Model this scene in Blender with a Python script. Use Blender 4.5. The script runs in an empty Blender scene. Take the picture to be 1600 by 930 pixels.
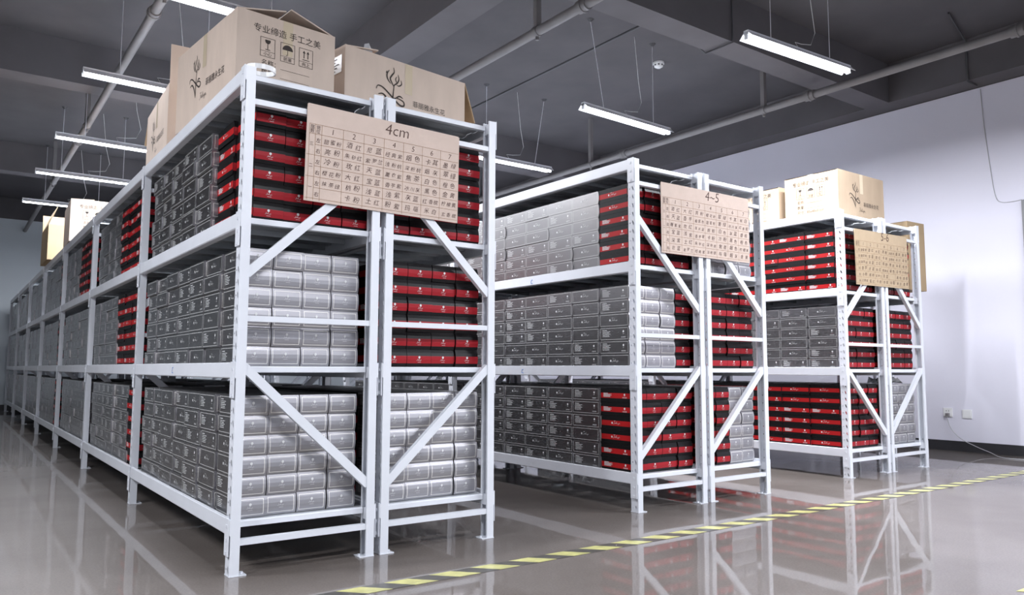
import bpy, math, random
from mathutils import Matrix, Vector

random.seed(7)
SC = bpy.context.scene
COL = SC.collection

# ------------------------------------------------------------------ camera
YAW, PITCH, ROLL, F_PX = -0.63, 0.0922, 0.0033, 1211.3
cam_data = bpy.data.cameras.new('camera')
cam_data.sensor_fit = 'HORIZONTAL'
cam_data.sensor_width = 36.0
cam_data.lens = 36.0 * F_PX / 1600.0
cam_data.clip_start, cam_data.clip_end = 0.05, 100
cam = bpy.data.objects.new('camera', cam_data)
COL.objects.link(cam)
fwd = Vector((-math.sin(YAW) * math.cos(PITCH), math.cos(YAW) * math.cos(PITCH), math.sin(PITCH)))
r0 = Vector((math.cos(YAW), math.sin(YAW), 0)); u0 = r0.cross(fwd)
right = r0 * math.cos(ROLL) + u0 * math.sin(ROLL)
up = -r0 * math.sin(ROLL) + u0 * math.cos(ROLL)
M = Matrix((right, up, -fwd)).transposed().to_4x4()
M.translation = Vector((-0.9127, -3.0587, 0.7886))
cam.matrix_world = M
SC.camera = cam

# ------------------------------------------------------------------ world, exposure
world = bpy.data.worlds.new('world'); SC.world = world
world.use_nodes = True
world.node_tree.nodes['Background'].inputs[0].default_value = (0.72, 0.78, 0.95, 1)
world.node_tree.nodes['Background'].inputs[1].default_value = 0.05
SC.view_settings.view_transform = 'Standard'
SC.view_settings.look = 'None'
SC.view_settings.gamma = 1.0
SC.view_settings.exposure = 0.38
LAMP_W = 92.0          # watts of each fluorescent batten
TUBE_E = 30.0
LAMP_COLOR = (0.90, 0.93, 1.0)

# ------------------------------------------------------------------ materials
def mat(name, color, rough=0.5, metal=0.0, spec=0.5, noise=0.0, nscale=20.0, bump=0.0, coat=0.0, emit=None, estr=0.0, bscale=None, stretch=None):
    m = bpy.data.materials.new(name); m.use_nodes = True
    nt = m.node_tree; b = nt.nodes['Principled BSDF']
    b.inputs['Base Color'].default_value = (*color, 1)
    b.inputs['Roughness'].default_value = rough
    b.inputs['Metallic'].default_value = metal
    b.inputs['Specular IOR Level'].default_value = spec
    b.inputs['Coat Weight'].default_value = coat
    b.inputs['Coat Roughness'].default_value = 0.06
    if emit:
        b.inputs['Emission Color'].default_value = (*emit, 1)
        b.inputs['Emission Strength'].default_value = estr
    if noise or bump:
        tc = nt.nodes.new('ShaderNodeTexCoord')
        mp = nt.nodes.new('ShaderNodeMapping'); nt.links.new(tc.outputs['Object'], mp.inputs[0])
        if stretch: mp.inputs['Scale'].default_value = stretch
        n = nt.nodes.new('ShaderNodeTexNoise'); n.inputs['Scale'].default_value = nscale; n.inputs['Detail'].default_value = 6
        nt.links.new(mp.outputs[0], n.inputs['Vector'])
        if noise:
            r = nt.nodes.new('ShaderNodeMapRange'); nt.links.new(n.outputs['Fac'], r.inputs[0])
            r.inputs[1].default_value = 0.3; r.inputs[2].default_value = 0.7
            r.inputs[3].default_value = 1 - noise; r.inputs[4].default_value = 1 + noise
            h = nt.nodes.new('ShaderNodeHueSaturation'); h.inputs['Color'].default_value = (*color, 1)
            nt.links.new(r.outputs[0], h.inputs['Value']); nt.links.new(h.outputs[0], b.inputs['Base Color'])
        if bump:
            n2 = n
            if bscale:
                n2 = nt.nodes.new('ShaderNodeTexNoise'); n2.inputs['Scale'].default_value = bscale; n2.inputs['Detail'].default_value = 2
                nt.links.new(mp.outputs[0], n2.inputs['Vector'])
            bp = nt.nodes.new('ShaderNodeBump'); bp.inputs['Strength'].default_value = bump; bp.inputs['Distance'].default_value = 0.02
            nt.links.new(n2.outputs['Fac'], bp.inputs['Height']); nt.links.new(bp.outputs[0], b.inputs['Normal'])
    return m

RACK = mat('rack_paint', (0.74, 0.76, 0.81), 0.35, 0.0, 0.5, noise=0.03, nscale=6)
GALV = mat('galvanised_steel', (0.42, 0.46, 0.49), 0.45, 0.55, noise=0.10, nscale=9, stretch=(1, 6, 1))
DECK = mat('deck_steel', (0.50, 0.53, 0.56), 0.40, 0.35, noise=0.12, nscale=7, stretch=(1, 5, 1))
CARD = mat('cardboard', (0.60, 0.49, 0.41), 0.85, 0, 0.2, noise=0.05, nscale=14, bump=0.05, stretch=(1, 1, 0.3))
CARD_OLD = mat('brown_cardboard', (0.42, 0.31, 0.19), 0.85, 0, 0.2, noise=0.07, nscale=9, bump=0.05, stretch=(1, 1, 0.3))
CARD_TAN = mat('tan_cardboard', (0.40, 0.305, 0.215), 0.85, 0, 0.2, noise=0.05, nscale=12, bump=0.05, stretch=(1, 1, 0.3))
SIGN_TAN = mat('tan_sign_cardboard', (0.50, 0.385, 0.26), 0.8, 0, 0.2, noise=0.04, nscale=10)
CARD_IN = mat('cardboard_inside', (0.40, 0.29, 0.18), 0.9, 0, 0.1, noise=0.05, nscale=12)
SIGNC = mat('sign_cardboard', (0.62, 0.50, 0.43), 0.8, 0, 0.2, noise=0.04, nscale=10, bump=0.04)
INK = mat('print_ink', (0.055, 0.045, 0.04), 0.7, 0, 0.2)
PEN = mat('marker_ink', (0.10, 0.055, 0.045), 0.6, 0, 0.3)
RULE = mat('brown_pencil_line', (0.27, 0.15, 0.07), 0.7, 0, 0.2)
BLUEPEN = mat('blue_marker', (0.05, 0.2, 0.6), 0.5)
TAPE = mat('packing_tape', (0.60, 0.50, 0.36), 0.22, 0, 0.6)
WHITEP = mat('white_plastic', (0.80, 0.80, 0.80), 0.35)
WALLW = mat('wall_paint', (0.74, 0.73, 0.82), 0.7, 0, 0.3, noise=0.025, nscale=1.2, bump=0.03, bscale=30)
WALLB = mat('far_wall_paint', (0.55, 0.60, 0.64), 0.8, 0, 0.3, noise=0.03, nscale=1.0)
CEIL = mat('ceiling_paint', (0.095, 0.09, 0.096), 0.85, 0, 0.2, noise=0.08, nscale=2.5)
BEAMP = mat('beam_paint', (0.125, 0.118, 0.125), 0.85, 0, 0.2, noise=0.08, nscale=2.5)
SKIRT = mat('skirting_paint', (0.030, 0.030, 0.034), 0.45)
PIPEM = mat('pipe_paint', (0.19, 0.18, 0.182), 0.6, noise=0.08, nscale=5)
DARKM = mat('dark_metal', (0.05, 0.05, 0.055), 0.5)
ROD = mat('rod_steel', (0.75, 0.75, 0.8), 0.35, 0.1)
LAMPW = mat('lamp_enamel', (0.85, 0.86, 0.90), 0.3)
TUBE = mat('tube_glow', (1, 1, 1), 0.4, emit=(0.93, 0.95, 1.0), estr=TUBE_E)
DOORM = mat('door_grey', (0.22, 0.22, 0.23), 0.5)
TAPEY = mat('tape_yellow', (0.50, 0.48, 0.19), 0.28, noise=0.22, nscale=20)
TAPEK = mat('tape_black', (0.075, 0.07, 0.062), 0.28, noise=0.3, nscale=20)
PLAST = mat('clear_plastic', (0.75, 0.76, 0.78), 0.15)
PLAST.node_tree.nodes['Principled BSDF'].inputs['Transmission Weight'].default_value = 0.6

# floor: sealed concrete under a clear glossy coat that is not quite flat
def floor_mat():
    m = bpy.data.materials.new('sealed_concrete'); m.use_nodes = True
    nt = m.node_tree; b = nt.nodes['Principled BSDF']; N = nt.nodes.new; Lk = nt.links.new
    tc = N('ShaderNodeTexCoord')
    n1 = N('ShaderNodeTexNoise'); n1.inputs['Scale'].default_value = 0.9; n1.inputs['Detail'].default_value = 8; n1.inputs['Roughness'].default_value = 0.6
    Lk(tc.outputs['Object'], n1.inputs['Vector'])
    cr = N('ShaderNodeValToRGB'); Lk(n1.outputs['Fac'], cr.inputs[0])
    cr.color_ramp.elements[0].position = 0.3; cr.color_ramp.elements[0].color = (0.100, 0.082, 0.070, 1)
    cr.color_ramp.elements[1].position = 0.7; cr.color_ramp.elements[1].color = (0.185, 0.160, 0.145, 1)
    n2 = N('ShaderNodeTexNoise'); n2.inputs['Scale'].default_value = 120; n2.inputs['Detail'].default_value = 2
    Lk(tc.outputs['Object'], n2.inputs['Vector'])
    mr = N('ShaderNodeMapRange'); Lk(n2.outputs['Fac'], mr.inputs[0]); mr.inputs[3].default_value = 0.6; mr.inputs[4].default_value = 1.4
    hs = N('ShaderNodeHueSaturation'); Lk(cr.outputs[0], hs.inputs['Color']); Lk(mr.outputs[0], hs.inputs['Value'])
    Lk(hs.outputs[0], b.inputs['Base Color'])
    b.inputs['Roughness'].default_value = 0.45
    b.inputs['Specular IOR Level'].default_value = 0.2
    b.inputs['IOR'].default_value = 1.55
    b.inputs['Coat Weight'].default_value = 0.8
    b.inputs['Coat Roughness'].default_value = 0.03
    b.inputs['Coat IOR'].default_value = 1.6
    n3 = N('ShaderNodeTexNoise'); n3.inputs['Scale'].default_value = 2.0; n3.inputs['Detail'].default_value = 2
    Lk(tc.outputs['Object'], n3.inputs['Vector'])
    bp = N('ShaderNodeBump'); bp.inputs['Strength'].default_value = 0.055; bp.inputs['Distance'].default_value = 0.02
    Lk(n3.outputs['Fac'], bp.inputs['Height'])
    Lk(bp.outputs[0], b.inputs['Normal']); Lk(bp.outputs[0], b.inputs['Coat Normal'])
    return m
FLOOR = floor_mat()

# paper faces of the gift boxes: a printed frame line, or a printed band (flat print)
def box_face_mat(name, base, line, W, Hh, inset, lw, rough, metal, band=None, bandcol=None):
    m = bpy.data.materials.new(name); m.use_nodes = True
    nt = m.node_tree; b = nt.nodes['Principled BSDF']; N = nt.nodes.new; Lk = nt.links.new
    b.inputs['Roughness'].default_value = rough; b.inputs['Metallic'].default_value = metal
    b.inputs['Base Color'].default_value = (*base, 1)
    if base[0] < .1: b.inputs['Specular IOR Level'].default_value = 0.16
    if not W and not band: return m
    uv = N('ShaderNodeUVMap'); uv.uv_map = 'UVMap'
    sp = N('ShaderNodeSeparateXYZ'); Lk(uv.outputs[0], sp.inputs[0])
    def mth(op, a, c=None):
        n = N('ShaderNodeMath'); n.operation = op
        for i, x in enumerate((a, c)):
            if x is None: continue
            if isinstance(x, (int, float)): n.inputs[i].default_value = x
            else: Lk(x, n.inputs[i])
        return n.outputs[0]
    mix = N('ShaderNodeMix'); mix.data_type = 'RGBA'
    mix.inputs['A'].default_value = (*base, 1)
    if band:
        f = mth('MULTIPLY', mth('GREATER_THAN', sp.outputs[1], band[0]), mth('LESS_THAN', sp.outputs[1], band[1]))
        mix.inputs['B'].default_value = (*bandcol, 1)
    else:
        dx = mth('SUBTRACT', W / 2, mth('MULTIPLY', mth('ABSOLUTE', mth('SUBTRACT', sp.outputs[0], 0.5)), W))
        dy = mth('SUBTRACT', Hh / 2, mth('MULTIPLY', mth('ABSOLUTE', mth('SUBTRACT', sp.outputs[1], 0.5)), Hh))
        d = mth('MINIMUM', dx, dy)
        f = mth('MULTIPLY', mth('GREATER_THAN', d, inset), mth('LESS_THAN', d, inset + lw))
        mix.inputs['B'].default_value = (*line, 1)
    if not band: Lk(mth('MULTIPLY', mth('SUBTRACT', 1.0, f), metal), b.inputs['Metallic'])
    Lk(f, mix.inputs['Factor']); Lk(mix.outputs['Result'], b.inputs['Base Color'])
    return m
BW, BL, BH = 0.1250, 0.2420, 0.0790
G0, R0 = (0.265, 0.260, 0.263), (0.007, 0.0065, 0.007)
GB = dict(side=box_face_mat('grey_side_paper', G0, (0.52, 0.52, 0.51), BL, BH, 0.0055, 0.0024, 0.30, 0.93),
          end=box_face_mat('grey_end_paper', (0.37, 0.36, 0.385), (0.95, 0.92, 0.86), BW, BH, 0.0085, 0.0021, 0.40, 0.60),
          plain=box_face_mat('grey_plain_paper', G0, None, 0, 0, 0, 0, 0.33, 0.8),
          ink=mat('silver_foil', (0.75, 0.75, 0.75), 0.35))
RB = dict(side=box_face_mat('red_side_paper', R0, None, 0, 0, 0, 0, 0.5, 0.0, (0.28, 0.66), (0.42, 0.012, 0.014)),
          end=box_face_mat('red_end_paper', (0.014, 0.013, 0.014), None, 0, 0, 0, 0, 0.30, 0.0, (0.19, 0.62), (0.36, 0.02, 0.028)),
          plain=box_face_mat('black_plain_paper', R0, None, 0, 0, 0, 0, 0.35, 0.0),
          ink=GB['ink'])

# ------------------------------------------------------------------ mesh builder
class MB:
    def __init__(s): s.v, s.f, s.m, s.uv, s.smooth = [], [], [], [], []
    def quad(s, p, mi=0, uv=None, sm=False):
        n = len(s.v); s.v += [tuple(q) for q in p]; s.f.append(tuple(range(n, n + len(p)))); s.m.append(mi)
        s.uv.append(uv or [(0, 0)] * len(p)); s.smooth.append(sm)
    def faces(s, vs, fs, mi=0, sm=False):
        n = len(s.v); s.v += [tuple(q) for q in vs]
        for f in fs:
            s.f.append(tuple(i + n for i in f)); s.m.append(mi); s.uv.append([(0, 0)] * len(f)); s.smooth.append(sm)
    def box(s, x0, x1, y0, y1, z0, z1, mi=0, T=None):
        vs = [(x, y, z) for z in (z0, z1) for y in (y0, y1) for x in (x0, x1)]
        if T: vs = [tuple(T @ Vector(v)) for v in vs]
        s.faces(vs, [(0, 2, 3, 1), (4, 5, 7, 6), (0, 1, 5, 4), (2, 6, 7, 3), (0, 4, 6, 2), (1, 3, 7, 5)], mi)
    def prism(s, prof, a, b, axis, mi=0):      # closed 2-D profile swept between two values of an axis
        def P(u, w, t): return {'y': (u, t, w), 'x': (t, u, w), 'z': (u, w, t)}[axis]
        n = len(prof); vs = [P(u, w, a) for u, w in prof] + [P(u, w, b) for u, w in prof]
        fs = [(i, (i + 1) % n, n + (i + 1) % n, n + i) for i in range(n)]
        s.faces(vs, fs, mi)
        s.faces([P(u, w, a) for u, w in prof], [tuple(range(n))[::-1]], mi); s.faces([P(u, w, b) for u, w in prof], [tuple(range(n))], mi)
    def tube(s, pts, r, seg=8, mi=0, cap=True):
        pts = [Vector(p) for p in pts]; rings = []
        for i, p in enumerate(pts):
            t = (pts[min(i + 1, len(pts) - 1)] - pts[max(i - 1, 0)]).normalized()
            a = t.cross(Vector((0, 0, 1))) if abs(t.z) < 0.95 else t.cross(Vector((1, 0, 0)))
            a.normalize(); b = t.cross(a)
            rr = r[i] if isinstance(r, (list, tuple)) else r
            rings.append([p + a * math.cos(2 * math.pi * k / seg) * rr + b * math.sin(2 * math.pi * k / seg) * rr for k in range(seg)])
        vs = [q for g in rings for q in g]; fs = []
        for i in range(len(rings) - 1):
            for k in range(seg):
                fs.append((i * seg + k, i * seg + (k + 1) % seg, (i + 1) * seg + (k + 1) % seg, (i + 1) * seg + k))
        s.faces(vs, fs, mi, True)
        if cap:
            s.faces(rings[0], [tuple(range(seg))[::-1]], mi); s.faces(rings[-1], [tuple(range(seg))], mi)
    def add(s, o, T=None, mmap=None):
        n = len(s.v)
        s.v += [tuple(T @ Vector(v)) for v in o.v] if T else list(o.v)
        s.f += [tuple(i + n for i in f) for f in o.f]; s.m += [mmap[x] for x in o.m] if mmap else list(o.m)
        s.uv += o.uv; s.smooth += o.smooth
    def mesh(s, name, mats, uv=False):
        me = bpy.data.meshes.new(name); me.from_pydata(s.v, [], s.f)
        for m in mats: me.materials.append(m)
        me.polygons.foreach_set('material_index', s.m)
        me.polygons.foreach_set('use_smooth', s.smooth)
        if uv:
            l = me.uv_layers.new(name='UVMap')
            l.data.foreach_set('uv', [c for f in s.uv for p in f for c in p])
        me.validate(); me.update()
        return me
    def build(s, name, mats, parent=None, uv=False):
        return link(name, s.mesh(name, mats, uv), parent)

def link(name, data, parent=None, loc=None, rz=None):
    o = bpy.data.objects.new(name, data); COL.objects.link(o)
    if parent: o.parent = parent
    if loc: o.location = loc
    if rz: o.rotation_euler.z = rz
    return o
def tag(o, label=None, cat=None, group=None, kind=None):
    if label: o['label'] = label
    if cat: o['category'] = cat
    if group: o['group'] = group
    if kind: o['kind'] = kind
    return o
def thing(name, label, cat, loc=(0, 0, 0), rz=0, group=None):
    return tag(link(name, None, None, loc, rz), label, cat, group)

# ------------------------------------------------------------------ print helpers (flat ink laid on a surface)
_txt = {}
def text_tris(body, size=1.0, align='LEFT', shear=0.0, res=2, off=0.0):
    key = (body, align, shear, res, off)
    if key not in _txt:
        c = bpy.data.curves.new('txt', 'FONT'); c.body = body; c.size = 1.0; c.align_x = align; c.shear = shear; c.resolution_u = res; c.offset = off
        o = bpy.data.objects.new('txt', c); COL.objects.link(o)
        dg = bpy.context.evaluated_depsgraph_get()
        me = bpy.data.meshes.new_from_object(o.evaluated_get(dg))
        _txt[key] = ([(v.co.x, v.co.y) for v in me.vertices], [tuple(p.vertices) for p in me.polygons])
        bpy.data.meshes.remove(me); bpy.data.objects.remove(o); bpy.data.curves.remove(c)
    v, f = _txt[key]
    return [(x * size, y * size) for x, y in v], f
class Plane:                                   # 2-D drawing laid on a plane: origin, axis right, axis up
    def __init__(s, mb, o, ux, uy, lift=0.0006, mi=0):
        s.mb, s.o, s.ux, s.uy, s.mi = mb, Vector(o), Vector(ux), Vector(uy), mi
        s.n = s.ux.cross(s.uy) * lift
    def P(s, x, y): return s.o + s.ux * x + s.uy * y + s.n
    def tri(s, pts, fs, at=(0, 0), rot=0.0):
        c, q = math.cos(rot), math.sin(rot)
        s.mb.faces([s.P(at[0] + x * c - y * q, at[1] + x * q + y * c) for x, y in pts], fs, s.mi)
    def text(s, body, at, size, align='LEFT', shear=0.0, rot=0.0, sx=1.0, res=2, off=0.0):
        v, f = text_tris(body, size, align, shear, res, off); s.tri([(x * sx, y) for x, y in v], f, at, rot)
    def rect(s, x0, y0, x1, y1): s.mb.quad([s.P(x0, y0), s.P(x1, y0), s.P(x1, y1), s.P(x0, y1)], s.mi)
    def frame(s, x0, y0, x1, y1, w):
        s.rect(x0, y0, x1, y0 + w); s.rect(x0, y1 - w, x1, y1); s.rect(x0, y0 + w, x0 + w, y1 - w); s.rect(x1 - w, y0 + w, x1, y1 - w)
    def line(s, a, b, w):
        d = Vector((b[0] - a[0], b[1] - a[1])); d.normalize(); n = (-d.y * w / 2, d.x * w / 2)
        s.mb.quad([s.P(a[0] - n[0], a[1] - n[1]), s.P(b[0] - n[0], b[1] - n[1]), s.P(b[0] + n[0], b[1] + n[1]), s.P(a[0] + n[0], a[1] + n[1])], s.mi)
    def disc(s, x, y, r, n=10, a0=0, a1=2 * math.pi):
        pts = [(x + r * math.cos(a0 + (a1 - a0) * i / n), y + r * math.sin(a0 + (a1 - a0) * i / n)) for i in range(n + (a1 - a0 < 6.28))]
        s.mb.faces([s.P(*p) for p in pts], [tuple(range(len(pts)))], s.mi)
    def stroke(s, pts, w, at=(0, 0), sc=1.0, sub=5, taper=True):   # smooth pen stroke through points
        P = [Vector(p) for p in pts]; P = [P[0]] + P + [P[-1]]; out = []
        for i in range(1, len(P) - 2):
            for k in range(sub):
                t = k / sub
                out.append(0.5 * ((2 * P[i]) + (-P[i - 1] + P[i + 1]) * t + (2 * P[i - 1] - 5 * P[i] + 4 * P[i + 1] - P[i + 2]) * t * t + (-P[i - 1] + 3 * P[i] - 3 * P[i + 1] + P[i + 2]) * t ** 3))
        out.append(P[-1]); L, Rr = [], []
        for i, p in enumerate(out):
            d = out[min(i + 1, len(out) - 1)] - out[max(i - 1, 0)]
            if d.length < 1e-9: d = Vector((1, 0))
            d.normalize(); n = Vector((-d.y, d.x))
            ww = w * (0.35 + 0.65 * math.sin(math.pi * i / (len(out) - 1))) if taper else w
            q = Vector(at) + p * sc
            L.append(q + n * ww / 2); Rr.append(q - n * ww / 2)
        vs = [s.P(*p) for p in L] + [s.P(*p) for p in Rr]; m = len(out)
        s.mb.faces(vs, [(i, m + i, m + i + 1, i + 1) for i in range(m - 1)], s.mi)

SCRIPT = [[(0.0, 2.15), (0.5, 2.4), (1.3, 2.3), (2.0, 2.45)], [(1.15, 2.3), (0.95, 1.3), (0.5, 0.1), (-0.2, -0.3), (-0.5, 0.1)], [(0.4, 1.2), (0.9, 1.3), (1.35, 1.25)],
          [(1.1, 0.35), (1.6, 0.6), (1.85, 0.9), (1.65, 1.05), (1.4, 0.7), (1.5, 0.12), (1.9, 0.1), (2.3, 0.5), (2.55, 0.9), (2.35, 1.05), (2.1, 0.7), (2.2, 0.12), (2.6, 0.1), (3.0, 0.8), (3.4, 2.0), (3.3, 2.3), (3.1, 1.9), (3.0, 0.6), (3.15, 0.1), (3.45, 0.15), (3.75, 0.6), (3.85, 1.0), (3.8, 0.3), (3.95, 0.05), (4.3, 0.4), (4.55, 1.0), (4.5, 0.4), (4.75, 0.1), (5.05, 0.3), (5.3, 1.0), (5.1, -0.3), (4.8, -0.9), (4.5, -0.7), (5.0, -0.1), (5.8, 0.5), (6.25, 0.95), (5.85, 1.0), (5.5, 0.5), (5.7, 0.1), (6.1, 0.4), (6.35, 0.95), (6.3, 0.3), (6.6, 0.05), (7.3, 0.4)],
          [(3.92, 1.45), (4.02, 1.6)]]
FLOWER = [([(0.05, 2.4), (0.1, 2.05), (-0.1, 1.75), (-0.25, 1.45), (-0.05, 1.1), (0.1, 0.9)], .13), ([(-0.35, 2.1), (-0.55, 1.75), (-0.5, 1.4), (-0.2, 1.05)], .12), ([(-0.55, 2.0), (-0.62, 1.8)], .10),
          ([(0.45, 1.95), (0.55, 1.6), (0.4, 1.25), (0.12, 1.0), (0.1, 0.6)], .11), ([(0.35, 1.75), (0.25, 1.5), (0.4, 1.2)], .09), ([(0.75, 1.55), (0.8, 1.25), (0.55, 1.05), (0.35, 1.1)], .10),
          ([(0.1, 0.95), (0.05, 0.4), (0.0, -0.1), (0.0, -0.6), (-0.02, -1.1)], .13), ([(-1.5, 0.35), (-1.35, 0.65), (-0.9, 0.6), (-0.35, 0.25), (0.2, -0.15), (0.7, -0.45), (1.05, -0.4), (1.0, -0.1), (0.5, 0.05), (0.1, 0.0)], .15),
          ([(-1.3, 0.0), (-0.9, 0.1), (-0.5, -0.2), (-0.2, -0.7), (-0.02, -1.2)], .15), ([(0.15, -0.1), (0.6, 0.25), (0.95, 0.15)], .12)]
def logo(pl, cx, cy, s, name_at=None, name_size=0.04, script_at=None, script=0.02):
    for pts, w in FLOWER: pl.stroke(pts, w * s, (cx, cy), s)
    if name_at: pl.text('菲丽雅永生花', name_at, name_size)
    if script_at:
        for st in SCRIPT: pl.stroke(st, 0.13 * script, script_at, script, taper=False)

# ------------------------------------------------------------------ room
RX0, RX1, RY0, RY1, RZ = -4.4, 7.2, -7.2, 14.3, 4.0
def structure(name, mb, mats, parent=None):
    return tag(mb.build(name, mats, parent), kind=None if parent else 'structure')
m = MB(); m.quad([(RX0, RY0, 0), (RX1, RY0, 0), (RX1, RY1, 0), (RX0, RY1, 0)]); m.box(RX0, RX1, RY0, RY1, -0.1, -0.001); structure('floor', m, [FLOOR])
m = MB(); m.box(RX0 - .2, RX1 + .2, RY0 - .2, RY1 + .2, RZ, RZ + 0.15); CE = structure('ceiling', m, [CEIL])
m = MB(); m.box(RX1, RX1 + 0.2, RY0, RY1, 0, 3.575); m.box(RX1, RX1 + 0.2, RY0, RY1, 3.575, RZ, 1); structure('wall_right', m, [WALLW, CEIL])
m = MB(); m.box(RX0 - .2, RX1 + .2, RY1, RY1 + 0.2, 0, 3.6); m.box(RX0 - .2, RX1 + .2, RY1, RY1 + .2, 3.6, RZ, 1); structure('wall_back', m, [WALLB, CEIL])
WALLG = mat('left_wall_paint', (0.24, 0.25, 0.26), 0.8, 0, 0.3, noise=0.04, nscale=1.0)
m = MB(); m.box(RX0 - .2, RX0, RY0, RY1, 0, RZ); structure('wall_left', m, [WALLG])
m = MB(); m.box(RX0 - .2, RX1 + .2, RY0 - .2, RY0, 0, RZ); structure('wall_front', m, [WALLB])
m = MB(); m.box(RX1 - 0.012, RX1, RY0, RY1, 0, 0.098); structure('baseboard_right', m, [SKIRT])
m = MB(); m.box(RX0, RX1, RY1 - 0.012, RY1, 0, 0.098); structure('baseboard_back', m, [SKIRT])
# downstand concrete beams of the ceiling
for y0, y1 in ((1.0, 1.26), (5.45, 5.72), (9.9, 10.15), (-3.45, -3.2)):
    b = MB(); b.box(RX0, 6.93, y0, y1, 3.58, RZ); b.build('ceiling_beam', [BEAMP], CE)
for x0, x1 in ((2.08, 2.37), (-2.5, -2.2), (6.93, RX1)):
    b = MB(); b.box(x0, x1, RY0, RY1, 3.585, RZ - .001); b.build('ceiling_beam', [BEAMP], CE)
# shallow slab joint running between the lamps
b = MB(); b.tube([(4.17, 1.3, 3.995), (4.17, 5.4, 3.995)], 0.012, 6)
tag(b.build('wiring_conduit', [DARKM]), 'thin dark conduit running along the grey ceiling above the aisle lamps', 'conduit')
b = MB(); b.tube([(4.35, 0.985, 3.98), (4.35, 0.985, 3.565), (4.35, 1.275, 3.565), (4.25, 1.275, 3.60)], 0.008, 6)
tag(b.build('wiring_conduit', [DARKM]), 'thin conduit bent round the crosswise ceiling beam', 'conduit')
b = MB(); b.tube([(6.2, 0.05, 3.99), (6.915, 0.22, 3.97), (6.915, 0.22, 3.57), (7.1, 0.22, 3.57)], 0.010, 6)
tag(b.build('wiring_conduit', [DARKM]), 'thin conduit bent round the beam beside the white wall', 'conduit')

# steel door at the right edge
m = MB(); m.box(7.155, 7.2, -1.15, -0.09, 0, 2.385); D = structure('door_1', m, [DOORM])
m = MB()
for z0, z1 in ((0.15, 1.0), (1.1, 2.2)): m.box(7.145, 7.155, -0.98, -0.26, z0, z1)
m.build('panel', [DOORM], D)
m = MB(); m.tube([(7.15, -0.22, 1.02), (7.10, -0.22, 1.02), (7.10, -0.34, 1.02)], 0.01, 8); m.build('door_handle', [ROD], D)

# pipes under the slab
def pipe(x, z, y0, y1, r, drops, couplings, label):
    t = thing('water_pipe', label, 'pipe', (x, y0, z))
    b = MB(); b.tube([(0, 0, 0), (0, y1 - y0, 0)], r, 14); b.build('pipe_run', [PIPEM], t)
    for yd in drops:
        b = MB(); b.box(-.022, .022, yd - y0 - .022, yd - y0 + .022, r, RZ - z); b.build('pipe_hanger', [PIPEM], t)
        b = MB(); b.tube([(0, yd - y0 - .025, 0), (0, yd - y0 + .025, 0)], r * 1.22, 14); b.tube([(0, yd - y0, -r * 1.9), (0, yd - y0, 0)], r * .4, 8); b.build('pipe_clamp', [PIPEM], t)
    for yd in couplings:
        b = MB(); b.tube([(0, yd - y0 - .05, 0), (0, yd - y0 + .05, 0)], r * 1.3, 14); b.tube([(0, yd - y0 - .008, 0), (0, yd - y0 + .008, 0)], r * 1.5, 14); b.build('pipe_coupling', [PIPEM], t)
pipe(2.66, 3.4, RY0 + .01, RY1 - .01, 0.036, (1.52, 4.05, 6.6, 9.1), (0.98, 3.4, 6.4), 'grey painted pipe hanging below the ceiling behind the big cartons')
pipe(5.62, 3.4, RY0 + .01, RY1 - .01, 0.036, (1.60, 4.2, 6.8), (1.08, -0.70, 3.6), 'grey painted pipe under the ceiling running towards the white wall')
pipe(0.19, 3.4, RY0 + .01, RY1 - .01, 0.034, (-1.0, 2.6, 6.3, 9.5), (2.95, 7.0), 'grey painted pipe crossing above the left column of lamps')

# smoke detector
t = thing('smoke_detector', 'round white smoke detector on the grey ceiling beside the hanging lamp', 'detector', (4.967, 2.407, RZ))
b = MB(); b.tube([(0, 0, 0), (0, 0, -.02)], [.06, .06], 24); b.build('detector_base', [WHITEP], t)
b = MB(); b.tube([(0, 0, -.02), (0, 0, -.045), (0, 0, -.06)], [.052, .045, .02], 24); b.build('sensor_head', [WHITEP], t)
b = MB()
for k in range(8):
    a = k * math.pi / 4; b.box(.046, .053, -.008, .008, -.04, -.027, 0, Matrix.Rotation(a, 4, 'Z'))
b.build('vent_slots', [DARKM], t)

# ------------------------------------------------------------------ fluorescent lamps
def make_lamp():
    t = link('fluorescent_lamp', None)
    b = MB(); b.box(-.6, .6, -.020, .020, .012, .042); b.build('lamp_housing', [LAMPW], t)
    b = MB(); b.prism([(-.022, .03), (.022, .03), (.062, -.014), (.058, -.014), (.02, .024), (-.02, .024), (-.058, -.014), (-.062, -.014)], -.598, .598, 'x'); b.build('reflector', [LAMPW], t)
    b = MB(); b.tube([(-.585, 0, -.006), (.585, 0, -.006)], .014, 12); b.build('tube', [TUBE], t)
    for s in (-1, 1):
        b = MB(); b.box(s * .592 - .008, s * .592 + .008, -.016, .016, -.022, .03); b.build('lamp_holder', [LAMPW], t)
    return t
ld = bpy.data.lights.new('lamp_light', 'AREA'); ld.shape = 'RECTANGLE'; ld.size = 1.16; ld.size_y = 0.03; ld.energy = LAMP_W; ld.color = LAMP_COLOR
proto = make_lamp(); kids = list(proto.children); used = False
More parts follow.
